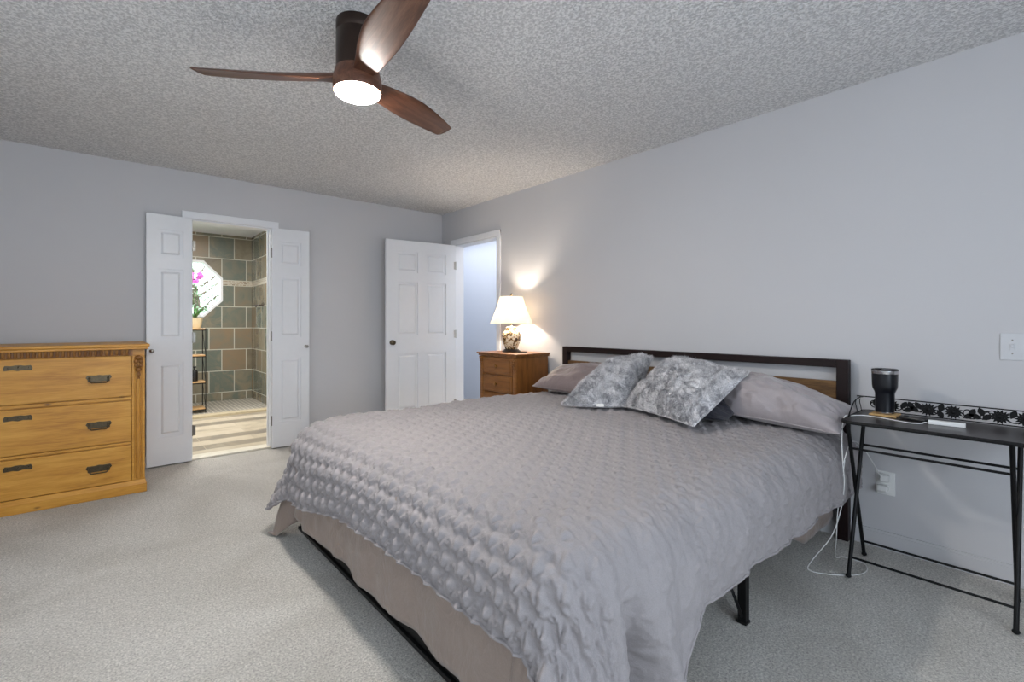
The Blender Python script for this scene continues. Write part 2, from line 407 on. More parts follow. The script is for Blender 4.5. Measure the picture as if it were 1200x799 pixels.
def clip(poly, axis, val, keep_gt):
    out = []
    for i in range(len(poly)):
        p, q = poly[i], poly[(i+1) % len(poly)]
        ip = (p[axis] >= val) if keep_gt else (p[axis] <= val); iq = (q[axis] >= val) if keep_gt else (q[axis] <= val)
        if ip: out.append(p)
        if ip != iq:
            t_ = (val-p[axis])/(q[axis]-p[axis]); out.append((p[0]+t_*(q[0]-p[0]), p[1]+t_*(q[1]-p[1])))
    return out
ox0, ox1, oz0, oz1 = OC[0]-AP, OC[0]+AP, OC[1]-AP, OC[1]+AP
polys = [[(XL, -.02), (ox0, -.02), (ox0, 2.55), (XL, 2.55)], [(ox1, -.02), (SX, -.02), (SX, 2.55), (ox1, 2.55)],
         [(ox0, -.02), (ox1, -.02), (ox1, oz0), (ox0, oz0)], [(ox0, oz1), (ox1, oz1), (ox1, 2.55), (ox0, 2.55)],
         [(ox1, OC[1]+HS), (ox1, oz1), (OC[0]+HS, oz1)], [(ox0, OC[1]+HS), (OC[0]-HS, oz1), (ox0, oz1)],
         [(ox1, OC[1]-HS), (OC[0]+HS, oz0), (ox1, oz0)], [(ox0, OC[1]-HS), (ox0, oz0), (OC[0]-HS, oz0)]]
for pl in polys:
    for z0, z1, mi, off in bands:
        c = clip(clip(pl, 1, z0, True), 1, z1, False)
        if len(c) < 3: continue
        Q.append(([(x, SY, z) for x, z in c], [(x-1.25+.33*8, z+off+.0) for x, z in c], mi))
o = uvquads('wall_shower_back', Q, [M['slate'], M['mosaic']])
Q = []
for z0, z1, mi, off in bands:
    Q.append(([(SX, 4.98, z0), (SX, SY, z0), (SX, SY, z1), (SX, 4.98, z1)], [(y-SY+.33*20+.12, z+off) for y, z in ((4.98, z0), (SY, z0), (SY, z1), (4.98, z1))], mi))
t = tilemat('glossy_slate_wall_tile', sc(186, 184, 170), .33, .323, .006, SL, rough=.10); 
uvquads('wall_shower_right', Q, [t, M['mosaic']])
struct(MB().box(XL-.1, XL, 4.98, SY, -.02, 2.55).build('wall_bathroom_left', M['hallwall']))
struct(MB().box(XL-.1, 1.95, 4.98, SY+.12, BH, BH+.1).build('ceiling_bathroom', M['trim']))
# shower floor 6.66..SY, curb, wood-look floor
def fl(x0, x1, y0, y1, z, rot=False): return ([(x0, y0, z), (x1, y0, z), (x1, y1, z), (x0, y1, z)], [(x, y) for x, y in ((x0, y0), (x1, y0), (x1, y1), (x0, y1))], 0)
uvquads('floor_shower', [fl(XL, SX, 7.09, SY, .0)], [M['pebble']])
uvquads('floor_bathroom', [fl(XL, SX, 4.98, 6.95, .0)], [M['plank']])
struct(MB().rbox(XL, SX, 6.95, 7.09, -.05, .03, r=.006).build('trim_6', M['cork'] and plain('curb_stone', sc(196, 182, 152), .4, nz=.1)))
# octagonal window frame + pane
b = MB()
def ring(r0, r1, y0, y1):
    a = [(OC[0]+r0/math.cos(PI/8)*math.cos(PI/8+k*PI/4), OC[1]+r0/math.cos(PI/8)*math.sin(PI/8+k*PI/4)) for k in range(8)]
    c = [(OC[0]+r1/math.cos(PI/8)*math.cos(PI/8+k*PI/4), OC[1]+r1/math.cos(PI/8)*math.sin(PI/8+k*PI/4)) for k in range(8)]
    for k in range(8):
        j = (k+1) % 8
        vs = [b.v((p[0], y, p[1])) for y in (y0, y1) for p in (a[k], a[j], c[j], c[k])]
        for f in ((0,1,2,3),(7,6,5,4),(0,4,5,1),(2,6,7,3)): b.bm.faces.new([vs[i] for i in f])
ring(AP-.028, AP+.002, SY-.008, SY+.10)
w1 = struct(b.build('window_1', M['trim']))
b = MB(); b.prism([(OC[0]+(AP-.028)/math.cos(PI/8)*math.cos(PI/8+k*PI/4), OC[1]+(AP-.028)/math.cos(PI/8)*math.sin(PI/8+k*PI/4)) for k in range(8)], lambda u, v, d: (u, d, v), SY+.04, SY+.046)
b.build('pane', M['glass'], w1)
struct(MB().box(-8, 12, 9.0, 24, -1.2, -1.0).build('ground', M['siding']))
# garden tree outside the octagonal window
tr_ = thing('garden_tree', (1.7, 12.6, -1.0), 'leafy green tree outside the octagonal bathroom window', 'tree')
b = MB(); b.tube([(1.7, 12.6, -1.0), (1.75, 12.6, .8), (1.6, 12.7, 2.0), (1.5, 12.6, 3.6)], [.12, .1, .07, .03], 10, smooth=0)
for k in range(16):
    a = random.uniform(0, 2*PI); z = random.uniform(.6, 3.2)
    b.tube([(1.65, 12.6, z), (1.65+.5*math.cos(a), 12.6+.4*math.sin(a), z+.4), (1.65+1.0*math.cos(a), 12.6+.9*math.sin(a), z+.6)], [.03, .02, .008], 6)
b.build('trunk', M['bark'], tr_, True)
n = 5200
c = np.c_[rng.normal(1.6, .85, n), rng.normal(12.4, .6, n), rng.uniform(.2, 4.2, n)]
c += .25*np.sin(c[:, [1, 2, 0]]*5)
d1 = rng.normal(size=(n, 3)); d1 /= np.linalg.norm(d1, axis=1)[:, None]; d2 = np.cross(d1, rng.normal(size=(n, 3))); d2 /= np.linalg.norm(d2, axis=1)[:, None]
L = rng.uniform(.04, .075, n)[:, None]
V = np.stack([c-d1*L, c+d2*L*.5, c+d1*L, c-d2*L*.5], 1).reshape(-1, 3); F = np.arange(n*4).reshape(-1, 4)
npmesh('foliage', V, F, M['tree_leaf'], tr_, False)

# ------------------------------------------------------------------ doors
ROWS = [(.12, .34), (.44, 1.01), (1.20, 1.80)]
def door_mesh(w, h, th, cols, Mx, inset=.012):
    b = MB(); b.M = Mx; y0, y1 = -th/2, th/2; i = inset
    b.box(.001, w-.001, y0+i, y1-i, .001, h-.001)
    xs = [0]+[v for c_ in cols for v in c_]+[w]
    for side in (0, 1):
        ya, yb = (y0, y0+i+.001) if side == 0 else (y1-i-.001, y1)
        for k in range(0, len(xs), 2): b.box(xs[k], xs[k+1], ya, yb, 0, h)
        for c0, c1 in cols:
            zt = h
            for r0, r1 in ROWS+[(h, h)]:
                b.box(c0, c1, ya, yb, h-r0 if r0 < h else 0, zt); zt = h-r1
            for r0, r1 in ROWS:
                z0, z1 = h-r1, h-r0; m0, m1 = .014, .036
                yi = y0+i if side == 0 else y1-i; yo = y0+.002 if side == 0 else y1-.002
                # sloping sticking round the opening and a raised field
                b.frustum([(c0+m0+.008, yi, z0+m0+.008), (c1-m0-.008, yi, z0+m0+.008), (c1-m0-.008, yi, z1-m0-.008), (c0+m0+.008, yi, z1-m0-.008)],
                          [(c0+m1, yo, z0+m1), (c1-m1, yo, z0+m1), (c1-m1, yo, z1-m1), (c0+m1, yo, z1-m1)])
    return b
def knob(parent, Mx, name='knob', mat='nickel', s=1.0):
    b = MB(); b.M = Mx
    b.lathe([(.0005, 0), (.026*s, 0), (.026*s, .004), (.012*s, .008), (.010*s, .022), (.018*s, .030), (.026*s, .042), (.024*s, .052), (.012*s, .060), (.0005, .061)], n=20, cap=False)
    return b.build(name, M[mat], parent, True)
def hinge(parent, x, y, z, Mx=None):
    b = MB()
    if Mx is not None: b.M = Mx
    b.lathe([(.006, z-.045), (.006, z+.045)], x, y, 10); b.box(x-.004, x+.022, y-.002, y+.002, z-.042, z+.042)
    return b.build('hinge', M['nickel'], parent)
# entry door, open: hinge at (3.07,4.585), free edge (2.27,4.672)
hx, hy = 3.066, 4.572; fx, fy = 2.268, 4.662
dv = Vector((fx-hx, fy-hy, 0)); wd = dv.length; ang = math.atan2(dv.y, dv.x)
Mx = Matrix.Translation((hx, hy, .012)) @ Matrix.Rotation(ang, 4, 'Z')
d1_ = struct(door_mesh(wd, 2.03, .035, [(.115, .352), (wd-.352, wd-.115)], Mx).build('door_1', M['white'], origin=(hx, hy, 0)))
kx = wd-.062
knob(d1_, Mx @ Matrix.Translation((kx, .0175, .95)) @ Matrix.Rotation(-PI/2, 4, 'X'), mat='brass')
knob(d1_, Mx @ Matrix.Translation((kx, -.0175, .95)) @ Matrix.Rotation(PI/2, 4, 'X'), mat='brass')
for z in (.25, 1.03, 1.80): hinge(d1_, -.004, .0215, z, Mx)
# bathroom double doors, folded back against the wall
def leaf(name, x0, x1, ya, yb, kn_left, hinge_right):
    dv = Vector((x1-x0, yb-ya, 0)); w = dv.length
    Mx = Matrix.Translation((x0, ya, .012)) @ Matrix.Rotation(math.atan2(dv.y, dv.x), 4, 'Z')
    d = struct(door_mesh(w, 2.03, .034, [(.075, w-.06)] if kn_left else [(.06, w-.075)], Mx).build(name, M['white'], origin=(x0, ya, 0)))
    k = .032 if kn_left else w-.032
    knob(d, Mx @ Matrix.Translation((k, -.017, .93)) @ Matrix.Rotation(PI/2, 4, 'X'), s=.55)
    for z in (.25, 1.03, 1.80): hinge(d, (w+.004) if hinge_right else -.004, -.012, z, Mx)
    return d
leaf('door_2', .290, .596, 4.815, 4.828, True, True)
leaf('door_3', 1.219, 1.545, 4.828, 4.815, False, False)

# ------------------------------------------------------------------ dresser
def dresser():
    x0, x1, yf, yb = -.99, .25, 4.19, 4.80
    root = thing('dresser', (-.37, 4.5, 0), 'honey pine three-drawer dresser with carved columns, against the back wall', 'dresser')
    b = MB(); b.box(x0+.004, x1-.004, yf+.02, yb, .08, .985)
    for a, c in ((x0+.004, x0+.075), (x1-.075, x1-.004)): b.rbox(a, c, yf+.002, yf+.03, .085, .94, r=.003)
    for z0, z1 in ((.336, .352), (.640, .660)): b.rbox(x0+.075, x1-.075, yf+.006, yf+.03, z0, z1, r=.003)
    b.build('body', M['pine'], root)
    b = MB(); b.rbox(x0-.028, x1+.022, yf-.03, yb+.0, 1.0, 1.020, r=.006); b.rbox(x0-.014, x1+.012, yf-.018, yb, .984, 1.001, r=.004)
    b.build('top', M['pine'], root)
    b = MB(); b.rbox(x0-.012, x1+.006, yf-.014, yb, 0, .062, r=.004); b.frustum([(x0-.010, yf-.012, .060), (x1+.005, yf-.012, .060), (x1+.005, yb, .060), (x0-.010, yb, .060)], [(x0+.004, yf+.004, .084), (x1-.004, yf+.004, .084), (x1-.004, yb, .084), (x0+.004, yb, .084)])
    b.build('plinth', M['pine'], root)
    b = MB()   # reeded frieze
    b.box(x0+.07, x1-.07, yf+.004, yf+.03, .944, .984)
    x = x0+.078
    i = 0
    while x < x1-.080:
        b.tube([(x, yf+.003, .946), (x, yf-.004, .965), (x, yf+.001, .984)], .0085, 8); x += .0265
    b.build('reeded_frieze', M['pine_dark'], root, True)
    for xc in (x0+.040, x1-.040):
        b = MB()
        b.tube([(xc, yf-.002, .10), (xc, yf-.002, .78)], .013, 10)
        b.tube([(xc-.02, yf+.002, .10), (xc-.02, yf+.002, .93)], .004, 6); b.tube([(xc+.02, yf+.002, .10), (xc+.02, yf+.002, .93)], .004, 6)
        b.build('column', M['pinez'], root, True)
        b = MB()   # carved drop: leaves, scroll and bell
        b.ball((xc, yf-.004, .925), .022, (1, .8, .8)); 
        for s in (-1, 1):
            b.ball((xc+s*.014, yf-.006, .900), .013, (1, .9, 1.2)); b.ball((xc+s*.012, yf-.006, .872), .011, (1, .9, 1.3))
            b.tube([(xc+s*.004, yf-.012, .905), (xc+s*.018, yf-.010, .890), (xc+s*.008, yf-.012, .868)], .004, 6, smooth=4)
        b.ball((xc, yf-.010, .845), .018, (1, .9, 1.0)); b.ball((xc, yf-.008, .812), .012, (1, .9, 1.7)); b.ball((xc, yf-.006, .785), .008, (1, 1, 1.4))
        b.build('carving', M['pine_dark'], root, True)
    for z0, z1 in ((.665, .940), (.357, .634), (.088, .330)):
        b = MB(); b.rbox(x0+.079, x1-.079, yf+.001, yf+.022, z0, z1, r=.004); d = b.build('drawer', M['pine'], root)
        zc = (z0+z1)/2; zh = zc-.005
        for xc in (.004, -.746):
            b = MB()
            pl = [(-.066, .006), (-.058, .022), (-.020, .020), (0, .024), (.020, .020), (.058, .022), (.066, .006), (.056, -.006), (.056, -.020), (-.056, -.020), (-.056, -.006)]
            b.prism(pl, lambda u, v, dd: (xc+u, dd, zh+v), yf-.004, yf+.002)
            for s in (-1, 1): b.ball((xc+s*.047, yf-.008, zh+.004), .007)
            b.tube([(xc-.047, yf-.010, zh+.004), (xc-.047, yf-.018, zh-.016), (xc-.038, yf-.021, zh-.026), (xc+.038, yf-.021, zh-.026), (xc+.047, yf-.018, zh-.016), (xc+.047, yf-.010, zh+.004)], .0042, 8)
            h = b.build('handle', M['brass'], d, True); h['label'] = 'aged brass bail handle'
        b = MB(); xc = -.371; zk = z1-.052
        pl = [(-.060, -.016), (-.064, 0), (-.056, .016), (-.030, .013), (-.012, .017), (.012, .017), (.030, .013), (.056, .016), (.064, 0), (.060, -.016), (.022, -.012), (0, -.018), (-.022, -.012)]
        b.prism(pl, lambda u, v, dd: (xc+u, dd, zk+v), yf-.003, yf+.002)
        b.lathe
        b.ball((xc, yf-.003, zk+.004), .005); b.box(xc-.002, xc+.002, yf-.005, yf-.001, zk-.010, zk+.003)
        for s in (-1, 1): b.ball((xc+s*.045, yf-.003, zk), .004)
        k = b.build('keyhole_plate', M['brass'], d, True); k['label'] = 'aged brass keyhole plate'
dresser()

# ------------------------------------------------------------------ nightstand + lamp
def nightstand():
    x0, x1, y0, y1, h = 2.665, 3.065, 3.05, 3.60, .90
    root = thing('nightstand', ((x0+x1)/2, (y0+y1)/2, 0), 'brown wooden chest nightstand with small drawers under the lamp', 'nightstand')
    b = MB(); b.rbox(x0+.03, x1-.004, y0+.02, y1-.02, .06, .872, r=.003)
    b.build('body', M['oak'], root)
    b = MB(); b.rbox(x0-.006, x1, y0-.006, y1+.006, .884, .90, r=.006); b.rbox(x0+.008, x1, y0+.006, y1-.006, .868, .885, r=.004)
    b.build('top', M['oak'], root)
    b = MB(); b.rbox(x0+.010, x1-.002, y0+.008, y1-.008, 0, .065, r=.006); b.build('plinth', M['oak'], root)
    for yc in (y0+.045, y1-.045):
        b = MB(); b.rbox(x0+.016, x0+.034, yc-.022, yc+.022, .07, .865, r=.004)
        for k, z in enumerate((.855, .838, .820, .803)): b.tube([(x0+.016-.006+.002*k, yc-.020, z), (x0+.010+.002*k, yc+.020, z)], .009-.001*k, 8)
        b.ball((x0+.016, yc, .78), .012, (.8, 1, 1.6)); b.ball((x0+.017, yc, .755), .008, (.8, 1, 1.4))
        b.build('carved_pilaster', M['oakx'], root, True)
    n = 5; zt = .862; dz = (.862-.075)/n
    for k in range(n):
        za, zb = zt-(k+1)*dz+.006, zt-k*dz-.004
        b = MB(); b.rbox(x0+.014, x0+.034, y0+.075, y1-.075, za, zb, r=.005); b.rbox(x0+.010, x0+.02, y0+.095, y1-.095, za+.018, zb-.018, r=.003)
        d = b.build('drawer', M['oakx'], root)
        b = MB(); b.M = Matrix.Translation((x0+.012, (y0+y1)/2, (za+zb)/2)) @ Matrix.Rotation(-PI/2, 4, 'Y')
        b.lathe([(.0005, 0), (.008, 0), (.007, .010), (.015, .018), (.015, .026), (.0005, .031)], n=16, cap=False)
        kb = b.build('knob', M['pine_dark'], d, True); kb['label'] = 'dark round knob'
nightstand()
def lamp():
    cx, cy, z = 2.885, 3.37, .9
    root = thing('table_lamp', (cx, cy, z), 'lit table lamp with white shade and floral ginger jar body on nightstand', 'lamp')
    b = MB(); b.lathe([(.0005, z), (.082, z), (.086, z+.006), (.078, z+.014), (.070, z+.016), (.068, z+.024), (.0005, z+.026)], cx, cy, 32, cap=False)
    b.build('base', M['espresso'], root, True)
    b = MB(); b.lathe([(.050, z+.024), (.056, z+.030), (.066, z+.055), (.080, z+.090), (.089, z+.125), (.090, z+.150), (.082, z+.178), (.062, z+.196), (.048, z+.202), (.046, z+.206)], cx, cy, 40)
    b.build('jar', M['ceramic'], root, True)
    b = MB(); b.lathe([(.046, z+.205), (.050, z+.208), (.050, z+.222), (.044, z+.228), (.015, z+.234), (.009, z+.24), (.009, z+.275), (.014, z+.28), (.014, z+.31)], cx, cy, 32)
    b.build('neck', M['ceramic'], root, True)
    n = 48; b = MB()
    prof = [(.196, z+.262), (.172, z+.315), (.148, z+.375), (.124, z+.440), (.105, z+.505)]
    rings = [[b.v((cx+r*math.cos(2*PI*k/n), cy+r*math.sin(2*PI*k/n), zz)) for k in range(n)] for r, zz in prof+[(r-.002, zz) for r, zz in reversed(prof)]]
    rings.append(rings[0])
    for A, B in zip(rings, rings[1:]):
        for k in range(n): b.bm.faces.new((A[k], A[(k+1) % n], B[(k+1) % n], B[k]))
    b.build('lamp_shade', M['shade'], root, True)
    b = MB(); b.tube([(cx+.05*math.sin(a), cy, z+.30+.11*(1-math.cos(a))) for a in [i*PI/10 for i in range(1, 10)]], .002, 6)
    b.tube([(cx-.05*math.sin(a), cy, z+.30+.11*(1-math.cos(a))) for a in [i*PI/10 for i in range(1, 10)]], .002, 6)
    for a in (0, 2*PI/3, 4*PI/3): b.tube([(cx, cy, z+.515), (cx+.104*math.cos(a), cy+.104*math.sin(a), z+.500)], .0015, 6)
    b.lathe([(.003, z+.51), (.009, z+.518), (.010, z+.528), (.004, z+.536), (.0005, z+.54)], cx, cy, 14)
    b.build('harp_and_finial', M['brass'], root, True)
    l = bpy.data.lights.new('lamp_bulb', 'POINT'); l.energy = LAMP_W; l.color = (1, .86, .70); l.shadow_soft_size = .035
    o = bpy.data.objects.new('lamp_bulb', l); COL.objects.link(o); o.parent = root; o.location = (0, 0, .40)
lamp()
b = MB(); b.lathe([(.0005, .9005), (.042, .9005), (.045, .904), (.045, .908), (.040, .909), (.038, .906), (.0005, .906)], 2.86, 3.19, 28, cap=False)
tag(b.build('coaster', M['black'], smooth=True, origin=(2.86, 3.19, .9)), 'thin dark round coaster beside the lamp on the nightstand', 'coaster')

# ------------------------------------------------------------------ ceiling fan
def fan():
    cx, cy = .84, 1.99
    root = thing('ceiling_fan', (cx, cy, H), 'ceiling fan with three walnut blades and a lit round light', 'ceiling fan')
    b = MB(); b.lathe([(.0005, 2.439), (.086, 2.439), (.088, 2.434), (.088, 2.395), (.086, 2.392), (.086, 2.389), (.088, 2.386), (.088, 2.262), (.0875, 2.235), (.0005, 2.235)], cx, cy, 48, cap=False)
    b.build('motor_housing', M['bronze'], root, True)
    b = MB(); b.lathe([(.0005, 2.236), (.090, 2.236), (.093, 2.226), (.098, 2.204), (.101, 2.185), (.101, 2.160), (.099, 2.146), (.095, 2.145), (.094, 2.160), (.0005, 2.162)], cx, cy, 48, cap=False)
    b.build('hub', M['walnut'], root, True)
    b = MB(); b.lathe([(.0935, 2.159), (.0935, 2.146), (.091, 2.137), (.080, 2.129), (.050, 2.123), (.0005, 2.121)], cx, cy, 48, cap=False)
    b.lathe([(.0005, 2.159), (.0935, 2.159)], cx, cy, 48, cap=False)
    b.build('light_diffuser', M['diffuser'], root, True)
    def blade(a):
        n, m = 44, 14; V = []; F = []
        for i in range(n+1):
            t_ = i/n; r = .075+(.665-.075)*t_
            ch = .085+.060*math.sin(min(1, t_/.50)*PI/2)**1.3 if t_ < .50 else .145-.050*((t_-.50)/.50)**1.7
            if t_ > .975: ch *= math.sqrt(max(.3, 1-((t_-.975)/.032)**2))
            pitch = -math.radians(24-13*t_)*min(1, t_*5+.35)
            sweep = .5*(.042-ch/2)
            zc = 2.200+.012*t_
            th = .026*(1-t_)+.009
            for k in range(2*m):
                ph = 2*PI*k/(2*m); u = math.cos(ph)*ch/2; w = math.sin(ph)*th/2*(1-.25*math.cos(ph))
                camb = .008*(1-(2*u/ch)**2)
                p = Vector((r, sweep+u*math.cos(pitch)-(w+camb)*math.sin(pitch), u*math.sin(pitch)+(w+camb)*math.cos(pitch)))
                V.append((p.x, p.y, p.z+zc-H))
        K = 2*m
        for i in range(n):
            for k in range(K): F.append((i*K+k, i*K+(k+1) % K, (i+1)*K+(k+1) % K, (i+1)*K+k))
        V.append((.075, 0, 2.196-H)); V.append((.667, V[n*K][1]*0+.015, 2.21-H)); 
        me = bpy.data.meshes.new('blade'); me.from_pydata(V, [], F+[(i, (i+1) % K, len(V)-2) for i in range(K)]+[(n*K+(i+1) % K, n*K+i, len(V)-1) for i in range(K)])
        finish(me, M['walnut'], 'all'); me.update(); return me
    me = blade(0)
    for a in (BLADE0, BLADE0+120, BLADE0+240):
        o = bpy.data.objects.new('blade', me); COL.objects.link(o); o.parent = root; o.rotation_euler = (0, 0, math.radians(a))
BLADE0 = 143.5
fan()

# ------------------------------------------------------------------ bed
X0, Y0, Y1, TOP = .80, .76, 2.80, .62     # foot edge, near edge, far edge, top of the bedding
bed = thing('bed', (1.95, 1.8, 0), 'dark metal framed bed with a wide headboard of rustic wood planks', 'bed')
hbx0, hbx1, hy0, hy1 = 3.02, 3.068, .78, 2.856
b = MB(); b.rbox(hbx0, hbx1, hy0, hy0+.055, 0, .965, r=.003); b.rbox(hbx0, hbx1, hy1-.055, hy1, 0, .965, r=.003)
b.rbox(hbx0, hbx1, hy0+.055, hy1-.055, .922, .965, r=.003); b.rbox(hbx0, hbx1, hy0+.055, hy1-.055, .40, .43, r=.003)

hf = b.build('headboard_frame', M['espresso'], bed)
for zz in (.27, .31):
    b = MB(); b.lathe([(.0005, 0), (.007, 0), (.007, .004), (.0005, .006)], 0, 0, 10, cap=False); b.M = Matrix()
    b.bm.transform(Matrix.Translation((hbx0, hy0+.027, zz)) @ Matrix.Rotation(-PI/2, 4, 'Y'))
    k = b.build('bolt', M['steel'], hf, True)
for z0, z1 in ((.655, .848), (.44, .65)):
    b = MB(); b.rbox(hbx0+.012, hbx1-.012, hy0+.055, hy1-.055, z0, z1, r=.003); b.build('headboard_plank', M['rustic'], bed)
def rail(name, *a):
    b = MB(); b.rbox(*a, r=.003); return b.build(name, M['black'], bed)
rail('side_rail', .865, 3.02, .86, .885, .20, .235); rail('side_rail', .865, 3.02, 2.675, 2.70, .20, .235)
b = MB(); b.rbox(.835, .865, .80, 2.74, .055, .115, r=.003); b.rbox(.822, .838, .80, 2.74, .045, .062, r=.002); b.build('foot_rail', M['black'], bed)
rail('centre_rail', .865, 3.02, 1.76, 1.79, .20, .235)
for x, y in ((1.90, .835), (1.90, 2.725), (.875, .835), (.875, 2.725), (1.90, 1.775), (.885, 1.775)):
    b = MB(); b.rbox(x-.016, x+.016, y-.016, y+.016, 0, .21, r=.002)
    b.tube([(x-.015, y, .03), (x-.12, y, .20)], .006, 6) if x > 1 else None
    b.rbox(x-.019, x+.019, y-.019, y+.019, 0, .012, r=.003); b.build('leg', M['black'], bed)
b = MB()
for k in range(12): b.box(.86+k*.18, .93+k*.18, .87, 2.69, .235, .246)
b.build('slats', M['black'], bed)
# mattress
b = MB(); b.rbox(.865, 3.015, .835, 2.735, .247, .575, r=.045)
tag(b.build('mattress', M['mattress'], smooth=True, origin=(1.95, 1.8, .18)), 'tan mattress on the bed frame, glimpsed under the quilt at the far foot corner', 'mattress')

def drape(sx, sy, x0, y0, y1, top, R, sF, sN, sV, near, far, zmin=.0):
    """sheet coordinates (sx from the foot edge, sy from the near edge) -> draped surface; near/far = lobe (centre, width, height, valley) in degrees from the foot direction"""
    Wd = y1-y0
    a = np.maximum(0, -sx); b1 = np.maximum(0, -sy); b2 = np.maximum(0, sy-Wd); bb = b1+b2
    r = np.sqrt(a*a+bb*bb); ph = np.degrees(np.arctan2(bb, a+1e-9)); isn = b1 > 0
    px = x0+np.maximum(sx, 0); py = y0+np.clip(sy, 0, Wd)
    side = np.where(isn, sN, sV)
    s = sF+(side-sF)*(ph/90)
    for msk, (c, w, hgt, vc, vw, vh) in ((isn & (a > 0), near), ((b2 > 0) & (a > 0), far)):
        win = np.sin(np.clip(ph, 0, 90)*PI/90)**.5
        s = s+np.where(msk, (hgt*np.exp(-((ph-c)/w)**2)-vh*np.exp(-((ph-vc)/vw)**2))*win, 0)
    ed = np.where(a > 0, .03*np.sin(sy*9+.6)+.02*np.sin(sy*21+1), 0)*(bb == 0)*np.clip(np.minimum(sy, Wd-sy)/.25, 0, 1)+np.where(bb > 0, .03*np.sin(sx*8)+.015*np.sin(sx*19+2), 0)*(a == 0)*np.clip(sx/.3, 0, 1)
    s = np.clip(s+ed, -.05, .92)
    arc = R*PI/2
    h = np.where(r < arc, R*np.sin(np.minimum(r, arc)/R), R+(r-arc)*s)
    dz = np.where(r < arc, R*(1-np.cos(np.minimum(r, arc)/R)), R+(r-arc)*np.sqrt(1-s*s))
    rr = np.maximum(r, 1e-9)
    X = px-h*a/rr; Y = py+h*(b2-b1)/rr; Z = top-dz
    return np.stack([X, Y, Z], -1)
def gridfaces(n, m):
    i = np.arange(n-1)[:, None]; j = np.arange(m-1)[None, :]; a = i*m+j
    return np.stack([a, a+m, a+m+1, a+1], -1).reshape(-1, 4)
def gnoise(u, v, scale, seed=0, oct=3):
    """smooth 2-D value noise, vectorised"""
    out = np.zeros_like(u); amp = 1
    for o_ in range(oct):
        g = np.random.default_rng(seed+o_*17).uniform(-1, 1, (64, 64)); x = u*scale; y = v*scale
        xi = np.floor(x).astype(int); yi = np.floor(y).astype(int); fx = x-xi; fy = y-yi
        fx = fx*fx*(3-2*fx); fy = fy*fy*(3-2*fy)
        A = g[xi % 64, yi % 64]; B = g[(xi+1) % 64, yi % 64]; C = g[xi % 64, (yi+1) % 64]; D = g[(xi+1) % 64, (yi+1) % 64]
        out += amp*((A*(1-fx)+B*fx)*(1-fy)+(C*(1-fx)+D*fx)*fy); amp *= .5; scale *= 2.03
    return out
def quilt_height(u, v):
    """shell-shaped puffs in staggered rows with fluting, stitched scrolls between them; rows run along v"""
    P, Q = .084, .058     # spacing along the row, between rows
    row = np.floor(u/Q)
    wob = .006*np.sin(v*2*PI/P+row*PI)
    uu = u+wob; row = np.floor(uu/Q); fu = uu/Q-row
    vv = v/P+.5*(row % 2); cv = np.floor(vv); fv = vv-cv
    x = (fv-.5)*P; y = (fu)*Q
    shell = (x/.031)**2+((y-.030)/.027)**2
    puff = np.sqrt(np.clip(1-shell, 0, 1))
    angf = np.arctan2(x, y-.002)
    flute = .22+.78*np.abs(np.cos(angf*3.5))
    hh = puff*flute
    d = np.minimum(fv, 1-fv)*P; rs = np.sqrt(d**2+((y-.029))**2)
    swirl = .55*np.exp(-((rs-.009)/.0038)**2)+.12*np.clip(1-rs/.018, 0, 1)
    seam = np.minimum(fu, 1-fu)*Q
    ech = .18*(1-np.exp(-(seam/.004)**2))
    return np.maximum(np.maximum(hh, swirl), ech*.9)*(1-.9*np.exp(-(seam/.0035)**2))
